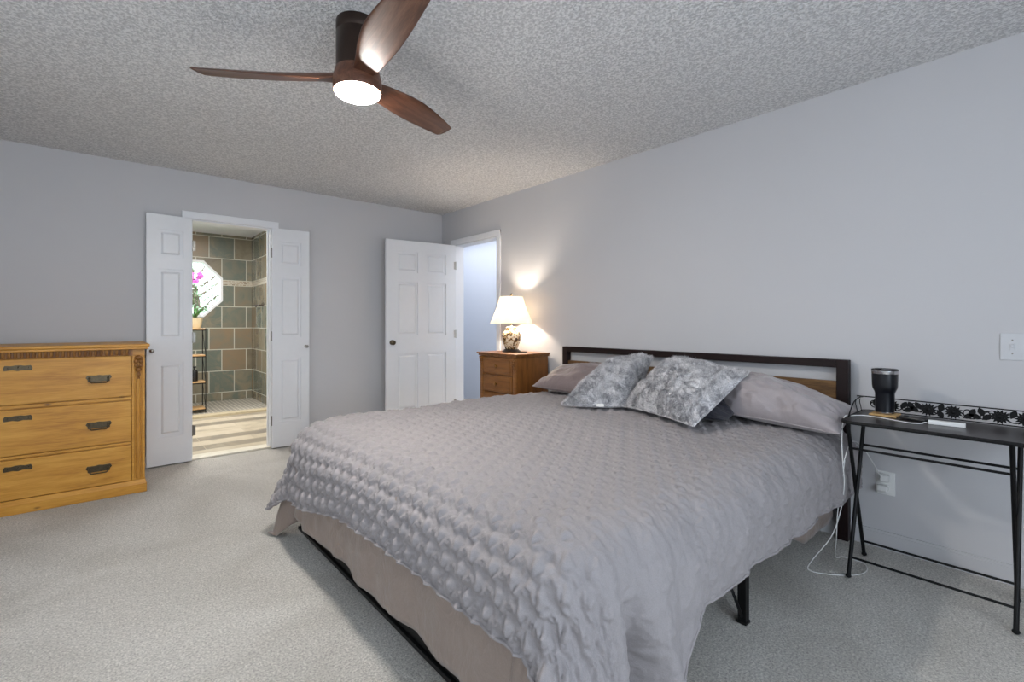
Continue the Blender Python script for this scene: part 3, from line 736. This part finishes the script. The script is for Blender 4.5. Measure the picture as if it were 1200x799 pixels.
def make_quilt():
    st = .0048; dF, dN, dV = .372, .400, .40
    sx = np.arange(-dF, 2.03, st); sy = np.arange(-dN, (Y1-Y0-.27)+dV, st)
    U, V = np.meshgrid(sx, sy, indexing='ij')
    # hem irregularity
    sm = lambda x: np.clip(x, 0, 1)**2*(3-2*np.clip(x, 0, 1))
    hF = 1+.04*gnoise(V+3, V*0+.5, 2.2, 3, 1)+.26*sm((V-1.0)/.7); U2 = np.where(U < 0, U*hF, U)
    V2 = np.where(V < 0, V*(1+.30*sm((.42-U)/.2)), V)
    top = TOP+.018*gnoise(U+5, V+5, 1.6, 5, 2)*1.0+.004*gnoise(U+V*.6+9, V-U*.4+9, 7, 11, 2)
    R = .18
    P = drape(U2, V2, X0+.16, Y0+.145, Y1-.14, 0, R, .12, .03, .05, (40, 20, .42, 84, 14, .06), (50, 26, .42, 10, 7, .22))
    dn = np.clip((-V2-.16)/.30, 0, 1); P[..., 1] += dn*(.085*np.exp(-((U-.04-.07*dn)/.042)**2)-.045*np.exp(-((U-.19)/.07)**2))
    P[..., 2] += TOP+(top-TOP)*np.clip((U+.1)/.2, 0, 1)
    # long soft pulls on the drops
    dx = np.gradient(P, axis=0); dy = np.gradient(P, axis=1); nr = np.cross(dx, dy); nr /= np.linalg.norm(nr, axis=-1)[..., None]+1e-12
    hgt = quilt_height(U+1.0, V+1.0)
    drop = np.clip(-U/.1, 0, 1)
    sidep = np.clip(np.maximum(-V, V-(Y1-Y0))/.1, 0, 1)
    amp = .0130+.0075*drop-.005*sidep*(1-drop)
    wr = .006*gnoise(U*.6+V*1.4+20, V*.3-U*1.1+20, 6, 21, 3)*(.5+sidep)
    ck = (1-2*np.abs(gnoise(U+30, V+30, 42, 41, 2)))*.0016*(1+drop); wr = wr+ck
    pull = .010*np.sin(U*38+3*gnoise(U+2, V+2, 3, 8, 1))*np.clip(np.maximum(-V, 0)/.15, 0, 1)*.35
    P = P+nr*(hgt*amp+wr+pull)[..., None]
    n, m = U.shape; Vt = P.reshape(-1, 3); F = gridfaces(n, m)
    o = npmesh('quilt', Vt, F, M['quilt'], origin=(1.95, 1.8, TOP))
    sd = o.modifiers.new('thick', 'SOLIDIFY'); sd.thickness = .009; sd.offset = -1
    # hem binding
    tag(o, 'grey quilted bedspread with shell stitching draped over the bed', 'quilt')
    border = list(range(0, m))+[i*m+m-1 for i in range(1, n)]; near_ = [i*m for i in range(n-1, 0, -1)]
    loop = [Vt[i] for i in near_+border][::4]
    b = MB(); b.tube([tuple(p) for p in loop], .0045, 6); h = b.build('binding', M['quilt'], o, True)
make_quilt()
def make_sheet():
    st = .016
    sx = np.arange(-.503, 2.08, st); sy = np.arange(-.36, (2.675-.935)+.57, st)
    U, V = np.meshgrid(sx, sy, indexing='ij')
    V2 = np.where(V < 0, V*(1+.42*np.clip((U-1.30)/.3, 0, 1)), V)
    P = drape(U, V2, .900, .935, 2.675, .585, .10, .055, .02, .02, (45, 25, .22, 70, 10, .1), (52, 20, .30, 14, 8, .35))
    wv = .004*gnoise(V*1.6+4, U*.35+4, 5, 31, 3)+.004*gnoise(U*2+V+4, V*2+4, 9, 33, 2)
    dx = np.gradient(P, axis=0); dy = np.gradient(P, axis=1); nr = np.cross(dx, dy); nr /= np.linalg.norm(nr, axis=-1)[..., None]+1e-12
    P = P+nr*(wv*np.clip(-np.minimum(U, np.minimum(V, 1.74-V))/.1, 0.1, 1))[..., None]
    P[..., 2] = np.maximum(P[..., 2], .012+.004*gnoise(U+9, V+9, 20, 2, 1))
    n, m = U.shape
    F = gridfaces(n, m); cu = U.ravel()[F].mean(1); cv = V.ravel()[F].mean(1)-(2.675-.935)
    keep = ~((cu < -.18) & (cv > .0) & (cv < .15))
    o = npmesh('bed_sheet', P.reshape(-1, 3), F[keep], M['sheet'], origin=(1.95, 1.8, .58))
    sd = o.modifiers.new('thick', 'SOLIDIFY'); sd.thickness = .003; sd.offset = -1
    tag(o, 'taupe flat sheet hanging below the quilt at the foot of the bed', 'bed sheet')
make_sheet()

# pillows
def cushion(name, BL, BR, TR, TL, th, mat, label, cat, up=.5, n=64, wr=.010, corner=.12, p=.5, fur=0, seed=1, sag=0, group=None):
    BL, BR, TR, TL = [np.array(c, float) for c in (BL, BR, TR, TL)]
    u = np.linspace(-1, 1, n); 
    u = np.sign(u)*(1-(1-np.abs(u))**1.35)
    U, V = np.meshgrid(u, u, indexing='ij')
    a = (U+1)/2; b_ = (V+1)/2
    # edges pull in between the corners
    a2 = .5+(a-.5)*(1-corner*(1-V**2)*0-corner*.5*(1-np.abs(V)**1.5)*np.abs(U)**2); b2 = .5+(b_-.5)*(1-corner*.5*(1-np.abs(U)**1.5)*np.abs(V)**2)
    base = (BL*(1-a2)[..., None]+BR*a2[..., None])*(1-b2)[..., None]+(TL*(1-a2)[..., None]+TR*a2[..., None])*b2[..., None]
    nn = np.cross(BR-BL, TL-BL); nn /= np.linalg.norm(nn)
    if nn[2] < 0: nn = -nn
    prof = np.clip((1-U**2)*(1-V**2), 0, 1)**p
    c = (BL+BR+TR+TL)/4
    gn = gnoise(U+3, V+3, 2.3, seed, 3)
    rad = np.abs(np.sin(np.arctan2(V, U)*7+gn*2.5))*np.clip((np.maximum(abs(U), abs(V))-.35)*1.6, 0, 1)
    Tt = base+nn*(th*up*prof*(1+.10*gn)+wr*(gn-rad*.9)*prof**.5+.0015)[..., None]
    Bt = base-nn*(th*(1-up)*prof+.0015)[..., None]
    if sag: Tt[..., 2] -= sag*np.exp(-((U)**2+(V)**2)*3)
    V1 = Tt.reshape(-1, 3); V2 = Bt.reshape(-1, 3); F1 = gridfaces(n, n); F2 = gridfaces(n, n)[:, ::-1]+n*n
    # rim
    rim = [i*n for i in range(n)]+[(n-1)*n+j for j in range(1, n)]+[i*n+n-1 for i in range(n-2, -1, -1)]+[j for j in range(n-2, 0, -1)]
    R_ = [(rim[k], rim[(k+1) % len(rim)], rim[(k+1) % len(rim)]+n*n, rim[k]+n*n) for k in range(len(rim))]
    VV = np.concatenate([V1, V2]); FF = np.concatenate([F1, F2, np.array(R_)])
    VV[:, 2] = np.maximum(VV[:, 2], TOP+.022)
    if name != 'throw_cushion': pass
    cc = VV.mean(0); org = (cc[0], cc[1], VV[:, 2].min())
    bmz = npmesh(name, VV, FF, mat, origin=org)
    bmh = bmesh.new(); bmh.from_mesh(bmz.data); bmesh.ops.recalc_face_normals(bmh, faces=bmh.faces[:]); bmh.to_mesh(bmz.data); bmh.free()
    bmz.data.polygons.foreach_set('use_smooth', [True]*len(bmz.data.polygons))
    tag(bmz, label, cat, group or ('faux fur cushions' if fur else 'bed pillows by the headboard'))
    # seam piping
    lp = [tuple((VV[i]+VV[i+n*n])/2) for i in rim][::2]
    b = MB(); b.tube(lp, .0035 if not fur else .006, 6, closed=True); b.build('piping', mat, bmz, True)
    if fur:
        G1 = V1.reshape(n, n, 3); k = fur
        fi = rng.uniform(0, n-1.001, k); fj = rng.uniform(0, n-1.001, k); 
        i0 = fi.astype(int); j0 = fj.astype(int); s = (fi-i0)[:, None]; t_ = (fj-j0)[:, None]
        A = G1[i0, j0]; B = G1[i0+1, j0]; C = G1[i0, j0+1]; D = G1[i0+1, j0+1]
        pts = (A*(1-s)+B*s)*(1-t_)+(C*(1-s)+D*s)*t_
        nn2 = np.cross(B-A, C-A); nn2 /= np.linalg.norm(nn2, axis=1)[:, None]+1e-9
        nn2 *= np.sign((nn2@nn))[:, None]
        pts[:, 2] = np.maximum(pts[:, 2], TOP+.022)
        fl1 = gnoise(pts[:, 0]*3+4, pts[:, 1]*3+4, 3, seed+5, 2)*4; e1 = (BR-BL)/np.linalg.norm(BR-BL); e2 = (TL-BL)/np.linalg.norm(TL-BL)
        dr = nn2*.85+(e1[None]*np.cos(fl1)[:, None]+e2[None]*np.sin(fl1)[:, None])*.9+rng.normal(0, .25, (k, 3))
        dr /= np.linalg.norm(dr, axis=1)[:, None]
        sd = np.cross(dr, rng.normal(size=(k, 3))); sd /= np.linalg.norm(sd, axis=1)[:, None]
        ln = rng.uniform(.012, .026, k)[:, None]; w = rng.uniform(.0007, .0013, k)[:, None]
        Vf = np.stack([pts-sd*w, pts+sd*w, pts+dr*ln], 1).reshape(-1, 3)
        Vf[:, 2] = np.maximum(Vf[:, 2], TOP+.02)
        f = npmesh('fur', Vf, np.arange(3*k).reshape(-1, 3), mat, bmz, False); f['kind'] = 'stuff'
    return bmz
PG = None
cushion('pillow', (2.56, 2.74, .675), (2.52, 1.98, .675), (2.955, 1.98, .83), (2.955, 2.78, .80), .17, M['pillow_taupe'],
        'taupe bed pillow at the nightstand side, behind the smaller fur cushion', 'pillow', .6, seed=4)
cushion('pillow', (2.42, 1.98, .67), (2.44, 1.16, .665), (2.90, 1.20, .70), (2.90, 1.96, .74), .17, M['pillow_char'],
        'dark charcoal crumpled pillow tucked under the larger fur cushion', 'pillow', .6, wr=.02, seed=9)
cushion('pillow', (2.60, 1.24, .67), (2.57, .70, .655), (2.98, .70, .70), (2.985, 1.66, .89), .23, M['pillow_mauve'],
        'large mauve grey bed pillow leaning on the headboard beside the tumbler table', 'pillow', .66, wr=.018, seed=14)
c1 = cushion('throw_cushion', (2.43, 1.775, .66), (2.21, 1.21, .66), (2.72, 1.17, .885), (2.74, 1.635, .94), .20, M['fur'],
        'larger grey faux fur cushion in the middle of the bed, nearer the camera', 'cushion', .6, corner=.10, fur=42000, seed=22)
c2 = cushion('throw_cushion', (2.17, 2.05, .66), (2.46, 1.72, .66), (2.79, 1.83, .935), (2.60, 2.06, .855), .22, M['fur'],
        'smaller grey faux fur cushion with white tag, nearer the nightstand', 'cushion', .6, corner=.06, fur=36000, seed=27)
b = MB(); b.M = Matrix.Translation((2.31, 1.87, .665)) @ Matrix.Rotation(-.85, 4, 'Z') @ Matrix.Rotation(.5, 4, 'X')
b.rbox(-.022, .022, -.016, .012, -.001, .0015, r=.0004); b.build('care_tag', M['whitep'], c2)

# ------------------------------------------------------------------ folding side table
def sidetable():
    root = thing('side_table', (2.75, .38, 0), 'black folding metal side table with a floral rail, beside the bed', 'side table')
    xf, xb, yl, yr, z = 2.565, 2.94, .692, .06, .722
    # rounded top
    def rr(x0, x1, y0, y1, r, k=8):
        P = []
        for cx, cy, a0 in ((x1-r, y1-r, 0), (x0+r, y1-r, 90), (x0+r, y0+r, 180), (x1-r, y0+r, 270)):
            for i in range(k+1): a = math.radians(a0+90*i/k); P.append((cx+r*math.cos(a), cy+r*math.sin(a)))
        return P
    b = MB(); b.prism(rr(xf, xb, yr, yl, .045), lambda u, v, d: (u, v, d), z-.012, z); b.build('table_top', M['tabletop'], root)
    b = MB(); P = rr(xf-.002, xb+.002, yr-.002, yl+.002, .047); b.tube([(x, y, z-.008) for x, y in P], .0075, 8, closed=True); b.build('rim', M['black'], root, True)
    for y in (.655, .125):
        yy = y+.015*(1 if y > .3 else 1)
        b = MB(); b.tube([(2.60, yy, .004), (2.86, yy, z-.012)], .0085, 10); b.ball((2.60, yy, .010), .012, (1, 1, .8)); b.build('leg', M['black'], root, True)
        b = MB(); b.tube([(2.905, yy+.012, .004), (2.63, yy+.012, z-.012)], .0085, 10); b.ball((2.905, yy+.012, .010), .012, (1, 1, .8)); b.build('leg', M['black'], root, True)
    def bar(x, zz, dy):
        b = MB(); b.tube([(x, .125+.015+dy, zz), (x, .655+.015+dy, zz)], .0055, 8); return b.build('stretcher', M['black'], root, True)
    bar(2.60+.26*.12, .085, 0); bar(2.905-.275*.12, .085, .012); bar(2.60+.26*.80, .575, 0); bar(2.905-.275*.80, .575, .012)
    # floral gallery rail
    xr = 2.925; zb, zt = z+.006, z+.072
    b = MB()
    b.tube([(2.66, .685, zb), (2.76, .69, zt-.014), (2.85, .69, zt), (xr-.02, .688, zt), (xr, .665, zt), (xr, .10, zt), (xr-.02, .077, zt), (2.85, .075, zt), (2.76, .075, zt-.014), (2.66, .08, zb)], .0028, 6, smooth=5)
    b.tube([(2.66, .685, zb), (xr-.02, .688, zb), (xr, .665, zb), (xr, .10, zb), (xr-.02, .077, zb), (2.66, .08, zb)], .0028, 6)
    # scrolls
    for yc in (.52, .275, .155+.125, .635):
        pass
    def scroll(y, s):
        pts = []
        for i in range(16):
            a = i/15*1.6*PI; r = .021*(1-i/22)
            pts.append((xr, y+s*(.004+r*math.sin(a)), (zb+zt)/2+.004-r*math.cos(a)))
        b.tube(pts, .0026, 5)
    for y, s in ((.520, 1), (.510, -1), (.300, 1), (.255, -1), (.640, 1), (.400, 1), (.170, 1), (.475, -1)): scroll(y, s)
    b.tube([(xr, .66-.56*i/60, (zb+zt)/2+.022*math.sin(i/60*2*PI*4.2)) for i in range(61)], .0024, 5)
    for x in (2.86, 2.79): b.tube([(x+.03, .69, zb), (x+.02, .69, zb+.02), (x, .69, zt-.02), (x+.01, .69, zt-.006)], .002, 5, smooth=3)
    g = b.build('gallery_rail', M['black'], root, True)
    def flower(y, r=.034):
        b = MB(); N_ = 14; poly = []
        for i in range(2*N_):
            a = PI*i/N_; q = r if i % 2 == 0 else r*.66
            poly.append((q*math.cos(a), q*math.sin(a)*.92))
        zc = (zb+zt)/2
        b.prism(poly, lambda u, v, d: (d, y+u, zc+v), xr-.005, xr-.001)
        b.prism([(u*.62, v*.62) for u, v in poly], lambda u, v, d: (d, y+u, zc+v), xr-.008, xr-.004); b.ball((xr-.007, y, zc), .009, (.6, 1, 1), n=10)
        b.build('flower', M['black'], g, True)
    for y in (.576, .440, .352, .205, .130): flower(y, .034)
    def leafp(y, z0, a, s=1.0, x=xr):
        b = MB(); poly = [(0, -.020), (.009, -.008), (.012, .004), (.007, .014), (0, .021), (-.007, .014), (-.012, .004), (-.009, -.008)]
        ca, sa = math.cos(a), math.sin(a)
        b.prism([(s*(u*ca-v*sa), s*(u*sa+v*ca)) for u, v in poly], lambda u, v, d: (d, y+u, z0+v), x-.004, x-.001); b.build('leaf', M['black'], g)
    zc = (zb+zt)/2
    for y, dz, a in ((.528, .008, .5), (.502, .010, -.5), (.515, -.012, 1.2), (.488, -.006, -1.0), (.292, .006, .5), (.262, .012, -.4), (.305, -.012, 1.1), (.278, -.010, -1.2), (.245, -.008, .9), (.395, .014, .3), (.398, -.014, 2.6), (.475, .012, -.6), (.165, .014, .4), (.640, .008, .2), (.625, -.010, -.7)):
        leafp(y, zc+dz, a, 1.0)
sidetable()
TZ = .722
# things on the side table
b = MB(); b.rbox(2.80, 2.905, .535, .64, TZ, TZ+.009, r=.003); tag(b.build('coaster', M['cork'], origin=(2.85, .59, TZ)), 'square tan coaster under the black tumbler', 'coaster')
def tumbler():
    cx, cy, z = 2.853, .588, TZ+.0092
    root = thing('tumbler', (cx, cy, z), 'tall black insulated tumbler with steel rim, standing on a coaster', 'tumbler')
    b = MB(); b.lathe([(.0375, z+.010), (.038, z+.095), (.041, z+.105), (.0485, z+.122), (.0500, z+.135), (.0515, z+.190)], cx, cy, 40); b.build('body', M['tumbler'], root, True)
    b = MB(); b.lathe([(.033, z), (.036, z+.002), (.0368, z+.011)], cx, cy, 40); b.build('base_ring', M['steel'], root, True)
    b = MB(); b.lathe([(.0512, z+.190), (.0518, z+.192), (.0522, z+.205), (.0490, z+.206), (.0488, z+.198)], cx, cy, 40); b.build('rim', M['steel'], root, True)
    b = MB(); b.lathe([(.0480, z+.199), (.0530, z+.2065), (.0530, z+.210), (.0500, z+.212), (.046, z+.2095), (.0005, z+.2090)], cx, cy, 40, cap=False); b.rbox(cx-.02, cx+.02, cy+.01, cy+.035, z+.209, z+.215, r=.002)
    b.build('lid', M['blackp'], root, True)
tumbler()
b = MB(); b.M = Matrix.Translation((2.80, .470, TZ)) @ Matrix.Rotation(-.25, 4, 'Z')
b.rbox(-.020, .020, -.050, .050, .0005, .0135, r=.005); b.ball((0, .03, .013), .012, (1, 1, .5)); b.tube([(0, -.05, .006), (.02, -.08, .005), (.03, -.12, .005), (.01, -.15, .004)], .003, 6, smooth=4)
tag(b.build('charging_stand', M['blackp'], smooth=True, origin=(2.80, .47, TZ)), 'small black charger lying behind the white cable on the side table', 'charger')
b = MB(); b.M = Matrix.Translation((2.76, .355, TZ)) @ Matrix.Rotation(.10, 4, 'Z')
b.rbox(-.013, .013, -.060, .060, 0, .018, r=.003)
pb = b.build('power_bank', M['whitep'], origin=(2.76, .355, TZ)); tag(pb, 'white slim power bank lying on the black side table', 'power bank')
b = MB(); b.M = Matrix.Translation((2.76, .355, TZ)) @ Matrix.Rotation(.10, 4, 'Z'); b.box(-.005, .005, -.0605, -.0598, .006, .012); b.build('port', M['slot'], pb)
def cable(name, pts, label, r=.0022):
    b = MB(); b.tube(pts, r, 8, smooth=8); return tag(b.build(name, M['whitep'], smooth=True, origin=pts[0]), label, 'cable')
cable('charging_cable', [(2.752, .418, TZ+.006), (2.738, .43, TZ+.004), (2.715, .43, TZ+.004), (2.69, .47, TZ+.004), (2.73, .56, TZ+.004), (2.74, .64, TZ+.005), (2.70, .68, TZ+.004), (2.665, .704, TZ-.004), (2.65, .709, .62), (2.665, .709, .50), (2.675, .706, .40), (2.64, .712, .28), (2.60, .740, .16),
     (2.55, .80, .05), (2.53, .81, .006), (2.55, .74, .005), (2.63, .66, .005), (2.72, .63, .005), (2.80, .66, .005), (2.80, .74, .006), (2.74, .76, .02), (2.70, .745, .12), (2.68, .735, .25), (2.70, .725, .38), (2.735, .72, .50)],
     'long white cable trailing from the power bank over the table edge to the carpet')
cable('adapter_cable', [(2.66, .705, .505), (2.72, .700, .575), (2.80, .70, .585), (2.88, .685, .55), (2.98, .66, .45), (3.035, .645, .385), (3.05, .640, .372)],
     'white cable slung behind the table to the wall outlet')
# outlet and switch
def outlet():
    y, z = .632, .338; x = RX-.006
    root = thing('wall_outlet', (RX, y, z), 'white duplex wall outlet with plugged adapters behind the side table', 'outlet')
    b = MB(); b.rbox(x, RX-.0002, y-.040, y+.040, z-.060, z+.060, r=.003); b.build('plate', M['whitep'], root)
    for dz in (.02, -.02):
        b = MB(); b.rbox(x-.003, x+.001, y-.017, y+.017, z+dz-.014, z+dz+.014, r=.002); s = b.build('socket', M['whitep'], root)
        b = MB(); b.box(x-.0034, x-.0028, y-.008, y-.005, z+dz-.004, z+dz+.007); b.box(x-.0034, x-.0028, y+.005, y+.008, z+dz-.004, z+dz+.007); b.build('slot', M['slot'], s)
outlet()
b = MB(); b.rbox(RX-.042, RX-.0096, .612, .650, .350, .385, r=.005); tag(b.build('plug_adapter', M['whitep'], origin=(RX-.02, .631, .367)), 'white cube charger plugged into the upper socket', 'adapter', 'chargers in the wall outlet')
b = MB(); b.rbox(RX-.046, RX-.0096, .615, .665, .300, .330, r=.008); tag(b.build('plug_adapter', M['whitep'], origin=(RX-.02, .64, .315)), 'white flat charger plugged into the lower socket', 'adapter', 'chargers in the wall outlet')
def switch():
    y, z = .177, 1.056; x = RX-.006
    root = thing('light_switch', (RX, y, z), 'white single light switch plate above the side table', 'light switch')
    b = MB(); b.rbox(x, RX-.0002, y-.039, y+.039, z-.060, z+.060, r=.003); b.build('plate', M['switch'], root)
    for dy in (0,):
        b = MB(); b.rbox(x-.012, x+.001, y+dy-.005, y+dy+.005, z-.004, z+.012, r=.002); b.rbox(x-.002, x+.001, y+dy-.008, y+dy+.008, z-.016, z+.016, r=.001); tg = b.build('toggle', M['switch'], root)
        for dz in (.030, -.030):
            b = MB(); b.ball((x-.0004, y+dy, z+dz), .003, (.4, 1, 1), n=8); b.build('screw', M['nickel'], root)
switch()

# ------------------------------------------------------------------ bathroom things
def rack():
    x0, x1, y0, y1 = .76, 1.068, 7.36, 7.62
    root = thing('shelf_rack', (.91, 7.49, 0), 'narrow black metal rack with four wooden shelves in the tiled shower', 'shelf')
    b = MB()
    for x in (x0, x1-.01):
        for y in (y0, y1-.01): b.box(x, x+.01, y, y+.01, 0, 1.10)
    for z in (.045, .39, .735, 1.08):
        b.box(x0, x1, y0, y0+.01, z-.012, z); b.box(x0, x1, y1-.01, y1, z-.012, z); b.box(x0, x0+.01, y0, y1, z-.012, z); b.box(x1-.01, x1, y0, y1, z-.012, z)
    for z0, z1 in ((.06, .38), (.40, .72), (.745, 1.07)): b.tube([(x1-.005, y0+.005, z0), (x1-.005, y1-.005, z1)], .003, 6)
    b.build('frame', M['black'], root)
    wd_ = wood('rack_shelf_wood', sc(150, 108, 64), sc(186, 146, 96), sc(206, 172, 122), 0, 2)
    for z in (.045, .39, .735, 1.08):
        b = MB(); b.rbox(x0+.002, x1-.002, y0+.002, y1-.002, z, z+.016, r=.002); b.build('shelf', wd_, root)
rack()
def orchid():
    cx, cy, z = .965, 7.47, 1.0965
    root = thing('potted_orchid', (cx, cy, z), 'magenta orchid in a cream pot on top of the shower rack', 'plant')
    b = MB(); b.lathe([(.0005, z), (.055, z), (.060, z+.01), (.076, z+.09), (.082, z+.125), (.084, z+.14), (.074, z+.14), (.068, z+.12), (.0005, z+.12)], cx, cy, 28, cap=False); b.build('pot', M['pot'], root, True)
    for k in range(6):
        a = k*1.05+.4; L_ = random.uniform(.13, .19); V = []; F = []
        for i in range(9):
            t_ = i/8; r = L_*t_; zz = z+.12+.16*math.sin(t_*PI*.75)*(.7+.3*math.cos(k)); w = .022*math.sin(PI*min(.98, t_*.9+.08))
            d = Vector((math.cos(a), math.sin(a), 0)); n_ = Vector((-math.sin(a), math.cos(a), 0)); p = Vector((cx, cy, zz))+d*r
            for s, dz in ((-1, .006), (0, 0), (1, .006)): q = p+n_*w*s; V.append((q.x, q.y, q.z+dz))
        for i in range(8):
            for s in (0, 1): F.append((i*3+s, i*3+s+1, (i+1)*3+s+1, (i+1)*3+s))
        o = npmesh('leaf', V, F, M['leaf'], root); m_ = o.modifiers.new('thick', 'SOLIDIFY'); m_.thickness = .002
    for j, (dx, dy, tx) in enumerate(((-.02, 0, -.05), (.02, .01, .025))):
        pts = [(cx+dx*.5, cy, z+.12), (cx+dx, cy, z+.32), (cx+dx*.6, cy, z+.52), (cx+dx+tx*.3, cy-.01, z+.64), (cx+dx+tx, cy-.03, z+.70)]
        b = MB(); b.tube(pts, .003, 6, smooth=6); b.build('stem', M['leaf'], root, True)
        for q in range(6):
            f = q/5; px = cx+dx+tx*(.2+f*1.0)+random.uniform(-.02, .02); pz = z+.60+.09*math.sin(f*PI*.7)+random.uniform(-.02, .03); py = cy-.02-random.uniform(0, .03)
            b = MB()
            for k in range(5):
                a = k*2*PI/5+.3; b.ball((px+.017*math.cos(a), py+.003*(k % 2), pz+.017*math.sin(a)), .014, (1, .25, 1), n=8)
            b.ball((px, py-.005, pz), .006, n=8)
            b.build('flower', M['petal'], root, True)
orchid()
b = MB(); b.lathe([(.0005, .4064), (.034, .4064), (.036, .415), (.036, .53), (.028, .548), (.012, .556), (.012, .58), (.018, .584), (.018, .60), (.0005, .602)], .955, 7.47, 20, cap=False)
tag(b.build('bottle', M['blackp'], smooth=True, origin=(.955, 7.47, .406)), 'small black pump bottle on a lower shelf of the shower rack', 'bottle')
b = MB(); b.tube([(SX-.06, 8.09, 1.425), (SX-.06, 7.64, 1.425)], .009, 10)
for y in (8.08, 7.65): b.tube([(SX-.0005, y, 1.425), (SX-.06, y, 1.425)], .007, 8); b.lathe
for y in (8.08, 7.65): b.box(SX-.008, SX-.0005, y-.02, y+.02, 1.405, 1.445)
tag(b.build('towel_bar', M['bronze'], smooth=True, origin=(SX, 7.87, 1.425)), 'dark horizontal grab bar on the tiled shower wall', 'bar')
